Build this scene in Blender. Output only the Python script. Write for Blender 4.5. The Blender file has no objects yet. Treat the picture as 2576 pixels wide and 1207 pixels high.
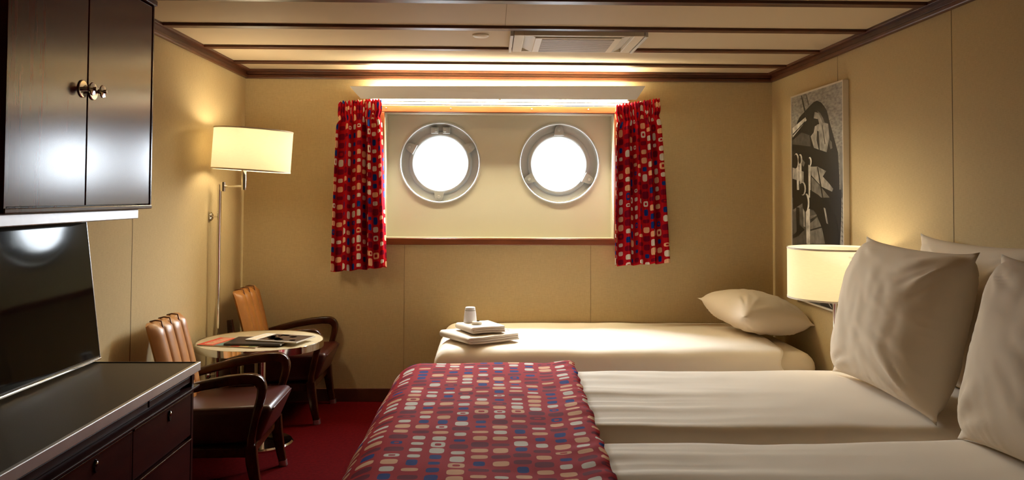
import bpy, bmesh, math, random
from mathutils import Vector, Matrix, noise
PI = math.pi
S = bpy.context.scene
COL = S.collection
W_PX, H_PX = 2576, 1207

# ------------------------------------------------------------------ camera
EYE = 1.33
yaw, pitch, roll = math.radians(1.396), math.radians(1.789), math.radians(0.27)
F_PX, PY = 2083.3, 428.15
cam_data = bpy.data.cameras.new('camera'); cam = bpy.data.objects.new('camera', cam_data); COL.objects.link(cam)
cam_data.sensor_fit = 'HORIZONTAL'; cam_data.sensor_width = 36.0
cam_data.lens = 36.0 * F_PX / W_PX
cam_data.shift_y = -(H_PX / 2 - PY) / W_PX
cam_data.clip_start = 0.05; cam_data.clip_end = 200
fw = Vector((math.sin(yaw)*math.cos(pitch), math.cos(yaw)*math.cos(pitch), math.sin(pitch)))
r0 = Vector((math.cos(yaw), -math.sin(yaw), 0)); u0 = r0.cross(fw)
rt = math.cos(roll)*r0 + math.sin(roll)*u0; up = -math.sin(roll)*r0 + math.cos(roll)*u0
m = Matrix((rt, up, -fw)).transposed().to_4x4(); m.translation = (0, 0, EYE)
cam.matrix_world = m
S.camera = cam

# ------------------------------------------------------------------ daylight, exposure
world = bpy.data.worlds.new('overcast_sky'); S.world = world; world.use_nodes = True
bg = world.node_tree.nodes['Background']
# overcast: brighter high sky, paler horizon, dull water below
wn, wlk = world.node_tree.nodes, world.node_tree.links
wtc = wn.new('ShaderNodeTexCoord'); wsp = wn.new('ShaderNodeSeparateXYZ'); wlk.new(wtc.outputs['Generated'], wsp.inputs[0])
wmr = wn.new('ShaderNodeMapRange'); wmr.interpolation_type = 'SMOOTHSTEP'; wmr.inputs[1].default_value = -.15; wmr.inputs[2].default_value = .75
wmr.inputs[3].default_value = 10.0; wmr.inputs[4].default_value = 290.0; wlk.new(wsp.outputs[2], wmr.inputs[0]); wlk.new(wmr.outputs[0], bg.inputs[1])
bg.inputs[0].default_value = (0.87, 0.935, 1.0, 1)
S.view_settings.view_transform = 'Standard'; S.view_settings.look = 'None'
S.view_settings.exposure = 0.0; S.view_settings.gamma = 1.0; S.view_settings.use_curve_mapping = False
try:
    S.cycles.use_denoising = True
    S.cycles.max_bounces = 10; S.cycles.diffuse_bounces = 6; S.cycles.glossy_bounces = 5
    S.cycles.transparent_max_bounces = 12; S.cycles.sample_clamp_indirect = 6.0
    S.cycles.caustics_reflective = False; S.cycles.caustics_refractive = False
except Exception:
    pass
XL, XR, D, ZC = -1.609, 1.852, 5.42, 2.147      # left wall, right wall, back wall, ceiling
YF = -1.2
WIN_Y = 5.55                                     # recessed panel behind the window opening
PORTS = ((-0.347, 1.552), (0.453, 1.551))
for (px, pz) in PORTS:                           # sky portals: sample the daylight that enters each porthole
    L = bpy.data.lights.new('sky_portal', 'AREA'); L.shape = 'DISK'; L.size = 0.40
    L.cycles.is_portal = True
    lo = bpy.data.objects.new('sky_portal', L); COL.objects.link(lo)
    lo.location = (px, WIN_Y + 0.16, pz); lo.rotation_euler = (-PI/2, 0, 0)

def lamp(name, loc, energy, color, radius):
    L = bpy.data.lights.new(name, 'POINT'); L.energy = energy; L.color = color; L.shadow_soft_size = radius
    o = bpy.data.objects.new(name, L); COL.objects.link(o); o.location = loc
    return o

# ------------------------------------------------------------------ materials
def nodes_of(name):
    mt = bpy.data.materials.new(name); mt.use_nodes = True
    nt = mt.node_tree; return mt, nt, nt.nodes, nt.links, nt.nodes['Principled BSDF']
def plain(name, col, rough=0.5, metal=0.0, spec=0.5, coat=0.0, bump=0.0, bscale=200.0, vary=0.0, vscale=6.0, stretch=(1, 1, 1), sheen=0.0):
    mt, nt, N, Lk, b = nodes_of(name)
    b.inputs['Base Color'].default_value = (*col, 1); b.inputs['Roughness'].default_value = rough
    b.inputs['Metallic'].default_value = metal; b.inputs['Specular IOR Level'].default_value = spec
    b.inputs['Coat Weight'].default_value = coat; b.inputs['Sheen Weight'].default_value = sheen
    tc = N.new('ShaderNodeTexCoord'); mp = N.new('ShaderNodeMapping'); Lk.new(tc.outputs['Object'], mp.inputs[0])
    mp.inputs['Scale'].default_value = stretch
    if vary:
        n = N.new('ShaderNodeTexNoise'); n.inputs['Scale'].default_value = vscale; n.inputs['Detail'].default_value = 4
        Lk.new(mp.outputs[0], n.inputs[0])
        r = N.new('ShaderNodeMapRange'); r.inputs[1].default_value = .3; r.inputs[2].default_value = .7
        r.inputs[3].default_value = 1 - vary; r.inputs[4].default_value = 1 + vary
        Lk.new(n.outputs[0], r.inputs[0])
        mx = N.new('ShaderNodeVectorMath'); mx.operation = 'SCALE'; mx.inputs[0].default_value = col
        Lk.new(r.outputs[0], mx.inputs['Scale']); Lk.new(mx.outputs[0], b.inputs['Base Color'])
    if bump:
        n2 = N.new('ShaderNodeTexNoise'); n2.inputs['Scale'].default_value = bscale; n2.inputs['Detail'].default_value = 3
        Lk.new(mp.outputs[0], n2.inputs[0])
        bp = N.new('ShaderNodeBump'); bp.inputs['Strength'].default_value = bump; bp.inputs['Distance'].default_value = .002
        Lk.new(n2.outputs[0], bp.inputs['Height']); Lk.new(bp.outputs[0], b.inputs['Normal'])
    return mt
def wood(name, c1, c2, rough, stretch, scale=3.0, coat=0.0, spec=0.5):
    mt, nt, N, Lk, b = nodes_of(name)
    tc = N.new('ShaderNodeTexCoord'); mp = N.new('ShaderNodeMapping'); mp.inputs['Scale'].default_value = stretch
    Lk.new(tc.outputs['Object'], mp.inputs[0])
    n = N.new('ShaderNodeTexNoise'); n.inputs['Scale'].default_value = scale; n.inputs['Detail'].default_value = 6
    n.inputs['Roughness'].default_value = .65; Lk.new(mp.outputs[0], n.inputs[0])
    cr = N.new('ShaderNodeValToRGB'); cr.color_ramp.elements[0].position = .3; cr.color_ramp.elements[1].position = .72
    cr.color_ramp.elements[0].color = (*c1, 1); cr.color_ramp.elements[1].color = (*c2, 1)
    Lk.new(n.outputs[0], cr.inputs[0]); Lk.new(cr.outputs[0], b.inputs['Base Color'])
    b.inputs['Roughness'].default_value = rough; b.inputs['Coat Weight'].default_value = coat; b.inputs['Coat Roughness'].default_value = rough*.85
    b.inputs['Specular IOR Level'].default_value = spec
    bp = N.new('ShaderNodeBump'); bp.inputs['Strength'].default_value = .05; bp.inputs['Distance'].default_value = .001
    Lk.new(n.outputs[0], bp.inputs['Height']); Lk.new(bp.outputs[0], b.inputs['Normal'])
    return mt
def weave(name, col, scale=520.0, amp=.10):
    """linen-textured wall covering: fine threads in both directions"""
    mt, nt, N, Lk, b = nodes_of(name)
    tc = N.new('ShaderNodeTexCoord')
    facs = []
    for st in ((1, 1, .08), (.08, .08, 1)):
        mp = N.new('ShaderNodeMapping'); mp.inputs['Scale'].default_value = st; Lk.new(tc.outputs['Object'], mp.inputs[0])
        n = N.new('ShaderNodeTexNoise'); n.inputs['Scale'].default_value = scale; n.inputs['Detail'].default_value = 1
        Lk.new(mp.outputs[0], n.inputs[0]); facs.append(n)
    a = N.new('ShaderNodeMath'); a.operation = 'ADD'; Lk.new(facs[0].outputs[0], a.inputs[0]); Lk.new(facs[1].outputs[0], a.inputs[1])
    r = N.new('ShaderNodeMapRange'); r.inputs[1].default_value = .6; r.inputs[2].default_value = 1.4
    r.inputs[3].default_value = 1 - amp; r.inputs[4].default_value = 1 + amp; Lk.new(a.outputs[0], r.inputs[0])
    mx = N.new('ShaderNodeVectorMath'); mx.operation = 'SCALE'; mx.inputs[0].default_value = col
    Lk.new(r.outputs[0], mx.inputs['Scale']); Lk.new(mx.outputs[0], b.inputs['Base Color'])
    b.inputs['Roughness'].default_value = .85; b.inputs['Specular IOR Level'].default_value = .2
    return mt
def printed(name, cw=.059, rh=.056, base=(.40, .007, .014)):
    """red cloth printed with columns of rounded blue, white, peach and maroon pebbles (metric UVs)"""
    mt, nt, N, Lk, b = nodes_of(name)
    def M(op, a, b_=None, c=None):
        n = N.new('ShaderNodeMath'); n.operation = op
        for i, v in enumerate((a, b_, c)):
            if v is None: continue
            if isinstance(v, (int, float)): n.inputs[i].default_value = v
            else: Lk.new(v, n.inputs[i])
        return n.outputs[0]
    uv = N.new('ShaderNodeUVMap'); uv.uv_map = 'UVMap'
    sp = N.new('ShaderNodeSeparateXYZ'); Lk.new(uv.outputs[0], sp.inputs[0])
    u = M('DIVIDE', sp.outputs[0], cw); ci = M('FLOOR', u); fu = M('SUBTRACT', M('FRACT', u), .5)
    w1 = N.new('ShaderNodeTexWhiteNoise'); w1.noise_dimensions = '1D'; Lk.new(ci, w1.inputs['W'])
    v = M('ADD', M('DIVIDE', sp.outputs[1], rh), M('MULTIPLY', w1.outputs['Value'], 7.3))
    ri = M('FLOOR', v); fv = M('SUBTRACT', M('FRACT', v), .5)
    cb = N.new('ShaderNodeCombineXYZ'); Lk.new(ci, cb.inputs[0]); Lk.new(ri, cb.inputs[1])
    w2 = N.new('ShaderNodeTexWhiteNoise'); w2.noise_dimensions = '2D'; Lk.new(cb.outputs[0], w2.inputs['Vector'])
    sc = N.new('ShaderNodeSeparateColor'); Lk.new(w2.outputs['Color'], sc.inputs[0])
    hx = M('ADD', M('MULTIPLY', sc.outputs[0], .21), .25); hy = M('ADD', M('MULTIPLY', sc.outputs[1], .25), .19)
    def blob(k):
        x = M('POWER', M('DIVIDE', M('ABSOLUTE', fu), M('MULTIPLY', hx, k)), 3.6)
        y = M('POWER', M('DIVIDE', M('ABSOLUTE', fv), M('MULTIPLY', hy, k)), 3.6)
        return M('LESS_THAN', M('ADD', x, y), 1.0)
    hole = M('MULTIPLY', blob(.45), M('GREATER_THAN', sc.outputs[2], .90))
    mask = M('MULTIPLY', blob(1.0), M('SUBTRACT', 1.0, hole))
    cr = N.new('ShaderNodeValToRGB'); cr.color_ramp.interpolation = 'CONSTANT'
    e = cr.color_ramp.elements; e[0].position = 0; e[0].color = (.010, .036, .23, 1); e[1].position = .19; e[1].color = (.74, .70, .64, 1)
    for p, c in ((.46, (.80, .47, .29)), (.73, (.16, .004, .020))):
        k = e.new(p); k.color = (*c, 1)
    Lk.new(w2.outputs['Value'], cr.inputs[0])
    mx = N.new('ShaderNodeMix'); mx.data_type = 'RGBA'; mx.inputs[6].default_value = (*base, 1)
    Lk.new(mask, mx.inputs[0]); Lk.new(cr.outputs[0], mx.inputs[7]); Lk.new(mx.outputs[2], b.inputs['Base Color'])
    b.inputs['Roughness'].default_value = .8; b.inputs['Specular IOR Level'].default_value = .03
    return mt
def emitter(name, col, s):
    mt, nt, N, Lk, b = nodes_of(name)
    b.inputs['Base Color'].default_value = (.8, .8, .8, 1)
    b.inputs['Emission Color'].default_value = (*col, 1); b.inputs['Emission Strength'].default_value = s
    return mt
def shade_mat(name, col, trans=.6):
    mt, nt, N, Lk, b = nodes_of(name); N.remove(b)
    out = [n for n in N if n.type == 'OUTPUT_MATERIAL'][0]
    d = N.new('ShaderNodeBsdfDiffuse'); t = N.new('ShaderNodeBsdfTranslucent'); mx = N.new('ShaderNodeMixShader')
    tc = N.new('ShaderNodeTexCoord'); n = N.new('ShaderNodeTexNoise'); n.inputs['Scale'].default_value = 420
    mp = N.new('ShaderNodeMapping'); mp.inputs['Scale'].default_value = (.1, .1, 1); Lk.new(tc.outputs['Object'], mp.inputs[0]); Lk.new(mp.outputs[0], n.inputs[0])
    r = N.new('ShaderNodeMapRange'); r.inputs[3].default_value = .95; r.inputs[4].default_value = 1.05; Lk.new(n.outputs[0], r.inputs[0])
    v = N.new('ShaderNodeVectorMath'); v.operation = 'SCALE'; v.inputs[0].default_value = col; Lk.new(r.outputs[0], v.inputs['Scale'])
    Lk.new(v.outputs[0], d.inputs[0]); Lk.new(v.outputs[0], t.inputs[0])
    mx.inputs[0].default_value = trans; Lk.new(d.outputs[0], mx.inputs[1]); Lk.new(t.outputs[0], mx.inputs[2]); Lk.new(mx.outputs[0], out.inputs[0])
    return mt
def pane_mat(name):
    """clear glass: passes the daylight, mirrors a little at grazing angles"""
    mt, nt, N, Lk, b = nodes_of(name); N.remove(b)
    out = [n for n in N if n.type == 'OUTPUT_MATERIAL'][0]
    t = N.new('ShaderNodeBsdfTransparent'); g = N.new('ShaderNodeBsdfGlossy'); mx = N.new('ShaderNodeMixShader')
    g.inputs['Roughness'].default_value = .02; t.inputs[0].default_value = (.96, .97, .98, 1)
    fr = N.new('ShaderNodeFresnel'); fr.inputs[0].default_value = 1.45
    ge = N.new('ShaderNodeNewGeometry'); k = N.new('ShaderNodeMath'); k.operation = 'SUBTRACT'; k.inputs[0].default_value = 1; Lk.new(ge.outputs['Backfacing'], k.inputs[1])
    k2 = N.new('ShaderNodeMath'); k2.operation = 'MULTIPLY'; Lk.new(fr.outputs[0], k2.inputs[0]); Lk.new(k.outputs[0], k2.inputs[1])
    Lk.new(k2.outputs[0], mx.inputs[0]); Lk.new(t.outputs[0], mx.inputs[1]); Lk.new(g.outputs[0], mx.inputs[2]); Lk.new(mx.outputs[0], out.inputs[0])
    return mt

M = {}
M['wall'] = weave('linen_wall', (.505, .392, .215))
M['joint'] = plain('wall_joint', (.30, .225, .125), .8)
M['ceiling'] = plain('ceiling_panel', (.57, .455, .31), .7, spec=.25, bump=.03, bscale=300)
M['carpet'] = plain('red_carpet', (.055, .0012, .0016), .95, spec=.02, bump=.9, bscale=420, vary=.25, vscale=60)
M['trimwood'] = wood('ceiling_trim_wood', (.045, .012, .006), (.12, .036, .014), .4, (1, 1, 1), 4)
M['framewood'] = wood('window_frame_wood', (.10, .026, .010), (.22, .065, .022), .32, (.5, 6, 6), 5)
M['cabwood'] = wood('cabinet_mahogany', (.056, .0052, .0025), (.088, .0115, .0045), .19, (6, 6, .35), 5, spec=.36)
M['dresswood'] = wood('dresser_mahogany', (.022, .0022, .0018), (.042, .006, .0035), .36, (6, .5, 6), 4, spec=.12)
M['chairwood'] = wood('chair_wood', (.022, .0050, .002), (.066, .017, .0055), .22, (2, 6, 2), 5, coat=.12, spec=.35)
M['niche'] = plain('niche_paint', (.62, .60, .50), .35, spec=.4)
M['portpaint'] = plain('porthole_enamel', (.42, .43, .41), .6, spec=.3)
M['portrim'] = plain('porthole_rim', (.60, .62, .61), .3, metal=.15)
M['dark'] = plain('dark_gap', (.006, .004, .003), .7)
M['chrome'] = plain('chrome', (.78, .76, .72), .08, metal=1)
M['steel'] = plain('satin_steel', (.62, .62, .64), .32, metal=1)
M['alu'] = plain('aluminium_edge', (.66, .67, .70), .38, metal=.85, vary=.06, vscale=20)
M['white'] = plain('white_enamel', (.72, .70, .66), .45)
M['cream'] = plain('cream_plastic', (.72, .65, .52), .5)
M['grille'] = plain('vent_grille', (.55, .50, .44), .5, bump=.6, bscale=600)
M['laminate'] = plain('worktop_laminate', (.068, .046, .025), .45, spec=.25, bump=.05, bscale=700, vary=.12, vscale=300)
M['tablelam'] = plain('table_laminate', (.62, .52, .34), .28)
M['screen'] = plain('television_screen', (.002, .002, .003), .06, spec=.07)
M['bezel'] = plain('television_bezel', (.008, .008, .009), .25)
M['tan'] = plain('tan_leather', (.45, .19, .047), .38, spec=.5, bump=.15, bscale=350, vary=.08, vscale=30)
M['brownl'] = plain('burgundy_leather', (.045, .0075, .006), .33, spec=.3, bump=.15, bscale=350, vary=.1, vscale=30)
M['piping'] = plain('leather_piping', (.13, .045, .014), .4)
M['sheet'] = plain('white_cotton', (.82, .735, .62), .85, spec=.15, bump=.12, bscale=500, sheen=.1)
M['mattress'] = plain('mattress_sheet', (.66, .56, .42), .85, spec=.15, bump=.1, bscale=400)
M['pillow'] = plain('pillow_cotton', (.70, .60, .47), .85, spec=.15, bump=.1, bscale=500, sheen=.1)
M['towel'] = plain('towel_terry', (.74, .66, .56), .95, spec=.1, bump=.8, bscale=900)
M['cloth'] = printed('pebble_print')
M['shade'] = shade_mat('lamp_shade_fabric', (.97, .93, .82), .74)
M['shadeedge'] = plain('shade_edging', (.72, .66, .56), .5)
M['bulb'] = emitter('lamp_bulb', (1, .78, .45), 12)
M['tube'] = emitter('fluorescent_tube', (1.0, .86, .54), 215)
M['pane'] = pane_mat('porthole_glass')
M['tumbler'] = plain('wrapped_tumbler', (.86, .87, .92), .25)
M['paper'] = plain('paper', (.72, .68, .60), .6)
M['black'] = plain('black_card', (.018, .015, .013), .4)
M['magred'] = plain('magazine_red', (.60, .06, .025), .6)
M['maglet'] = plain('magazine_lettering', (.80, .58, .34), .6)
M['maggreen'] = plain('magazine_green', (.20, .22, .10), .4)
M['magteal'] = plain('magazine_teal', (.12, .22, .20), .4)
M['magyel'] = plain('magazine_yellow', (.68, .55, .20), .4)
M['magbrown'] = plain('magazine_brown', (.055, .032, .02), .35)
M['magskin'] = plain('magazine_terracotta', (.42, .17, .09), .4)
for i, g in enumerate((.006, .022, .07, .16, .32, .56)):
    M['g%d' % i] = plain('print_grey', (g, g*.96, g*.90), .35, vary=.45 if i else 0, vscale=22)
M['gsea'] = plain('print_sea', (.27, .26, .24), .35, vary=.45, vscale=26, stretch=(1, 1, 3))
M['gframe'] = plain('print_frame', (.62, .55, .45), .4)

# ------------------------------------------------------------------ mesh helpers
KEEP = set()                                    # meshes whose face directions are already set
def obj(name, bm, mats, parent=None, smooth=False, loc=None, angle=None):
    me = bpy.data.meshes.new(name)
    if id(bm) in KEEP: KEEP.discard(id(bm))
    else: bmesh.ops.recalc_face_normals(bm, faces=bm.faces)
    bm.to_mesh(me); bm.free()
    for mt in (mats if isinstance(mats, (list, tuple)) else [mats]): me.materials.append(mt)
    o = bpy.data.objects.new(name, me); COL.objects.link(o)
    if smooth:
        me.polygons.foreach_set('use_smooth', [True] * len(me.polygons))
        if angle is not None:
            try: me.set_sharp_from_angle(angle=math.radians(angle))
            except Exception: pass
    if parent: o.parent = parent
    if loc: o.location = loc
    return o
def thing(name, label, cat, loc=(0, 0, 0), rz=0.0, group=None):
    o = bpy.data.objects.new(name, None); COL.objects.link(o); o.location = loc; o.rotation_euler = (0, 0, rz)
    o.empty_display_size = .1
    return tag(o, label, cat, group)
def tag(o, label, cat, group=None):
    o['label'] = label; o['category'] = cat
    if group: o['group'] = group
    return o
def struct(o, label=None):
    o['kind'] = 'structure'
    if label: o['label'] = label
    return o
def BM(): return bmesh.new()
def box(bm, x0, x1, y0, y1, z0, z1, bev=0.0, seg=2, mi=0, mat=None):
    r = bmesh.ops.create_cube(bm, size=1.0); vs = r['verts']
    for v in vs:
        v.co = Vector(((x0+x1)/2 + v.co.x*(x1-x0), (y0+y1)/2 + v.co.y*(y1-y0), (z0+z1)/2 + v.co.z*(z1-z0)))
    fs = list({f for v in vs for f in v.link_faces})
    if bev:
        es = list({e for v in vs for e in v.link_edges})
        rb = bmesh.ops.bevel(bm, geom=es, offset=bev, segments=seg, affect='EDGES', profile=.5)
        fs = [f for f in set(fs) | set(rb['faces']) if f.is_valid]; vs = list({v for f in fs for v in f.verts})
    for f in fs: f.material_index = mi
    if mat is not None: bmesh.ops.transform(bm, matrix=mat, verts=vs)
    return vs
def sweep(bm, pts, sections, up=Vector((0, 1, 0)), cap=True, mi=0, closed=False):
    """sections: one list of (a, b) offsets per point, or a single list; a runs along up, b along up x tangent"""
    n = len(pts); pts = [Vector(p) for p in pts]
    rings = []
    for i, p in enumerate(pts):
        if closed: t = pts[(i+1) % n] - pts[i-1]
        else: t = pts[min(i+1, n-1)] - pts[max(i-1, 0)]
        t.normalize(); u = Vector(up) - t*Vector(up).dot(t)
        if u.length < 1e-4: u = Vector((1, 0, 0)) - t*t.x
        u.normalize(); w = t.cross(u)
        sec = sections[i] if isinstance(sections[0], list) else sections
        rings.append([bm.verts.new(p + u*a + w*b) for a, b in sec])
    k = len(rings[0])
    for i in range(n if closed else n-1):
        A, B = rings[i], rings[(i+1) % n]
        for j in range(k):
            f = bm.faces.new((A[j], A[(j+1) % k], B[(j+1) % k], B[j])); f.material_index = mi
    if cap and not closed:
        bm.faces.new(rings[0][::-1]).material_index = mi; bm.faces.new(rings[-1]).material_index = mi
def circ(r, n=14): return [(r*math.cos(2*PI*i/n), r*math.sin(2*PI*i/n)) for i in range(n)]
def rrect(a, b, rad, n=3):
    o = []
    for cx, cy, a0 in ((a/2-rad, b/2-rad, 0), (-a/2+rad, b/2-rad, 90), (-a/2+rad, -b/2+rad, 180), (a/2-rad, -b/2+rad, 270)):
        for i in range(n+1):
            t = math.radians(a0 + 90*i/n); o.append((cx+rad*math.cos(t), cy+rad*math.sin(t)))
    return o
def tube(bm, pts, r, n=14, up=(0, 1, 0), mi=0, closed=False): sweep(bm, pts, circ(r, n), Vector(up), True, mi, closed)
def lathe(bm, prof, c=(0, 0, 0), axis='Z', n=48, mi=0, closed=False):
    rings = []
    for r, h in prof:
        ring = []
        for i in range(n):
            a = 2*PI*i/n; x, y = r*math.cos(a), r*math.sin(a)
            co = {'Z': (x, y, h), 'Y': (x, h, y), 'X': (h, x, y)}[axis]
            ring.append(bm.verts.new(Vector(c) + Vector(co)))
        rings.append(ring)
    m_ = len(rings)
    for k in range(m_ if closed else m_-1):
        A, B = rings[k], rings[(k+1) % m_]
        for i in range(n):
            f = bm.faces.new((A[i], A[(i+1) % n], B[(i+1) % n], B[i])); f.material_index = mi
    if not closed:
        for ring in (rings[0], rings[-1]):
            if (ring[0].co - ring[n//2].co).length > 1e-5: bm.faces.new(ring).material_index = mi
def poly(bm, pts, mi=0):
    f = bm.faces.new([bm.verts.new(p) for p in pts]); f.material_index = mi; return f
def fbm(p, oct=3):
    s, a = 0.0, 1.0
    for i in range(oct):
        s += a*noise.noise(p); p = p*2.03; a *= .5
    return s
def smooth01(t): t = max(0.0, min(1.0, t)); return t*t*(3-2*t)
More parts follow.
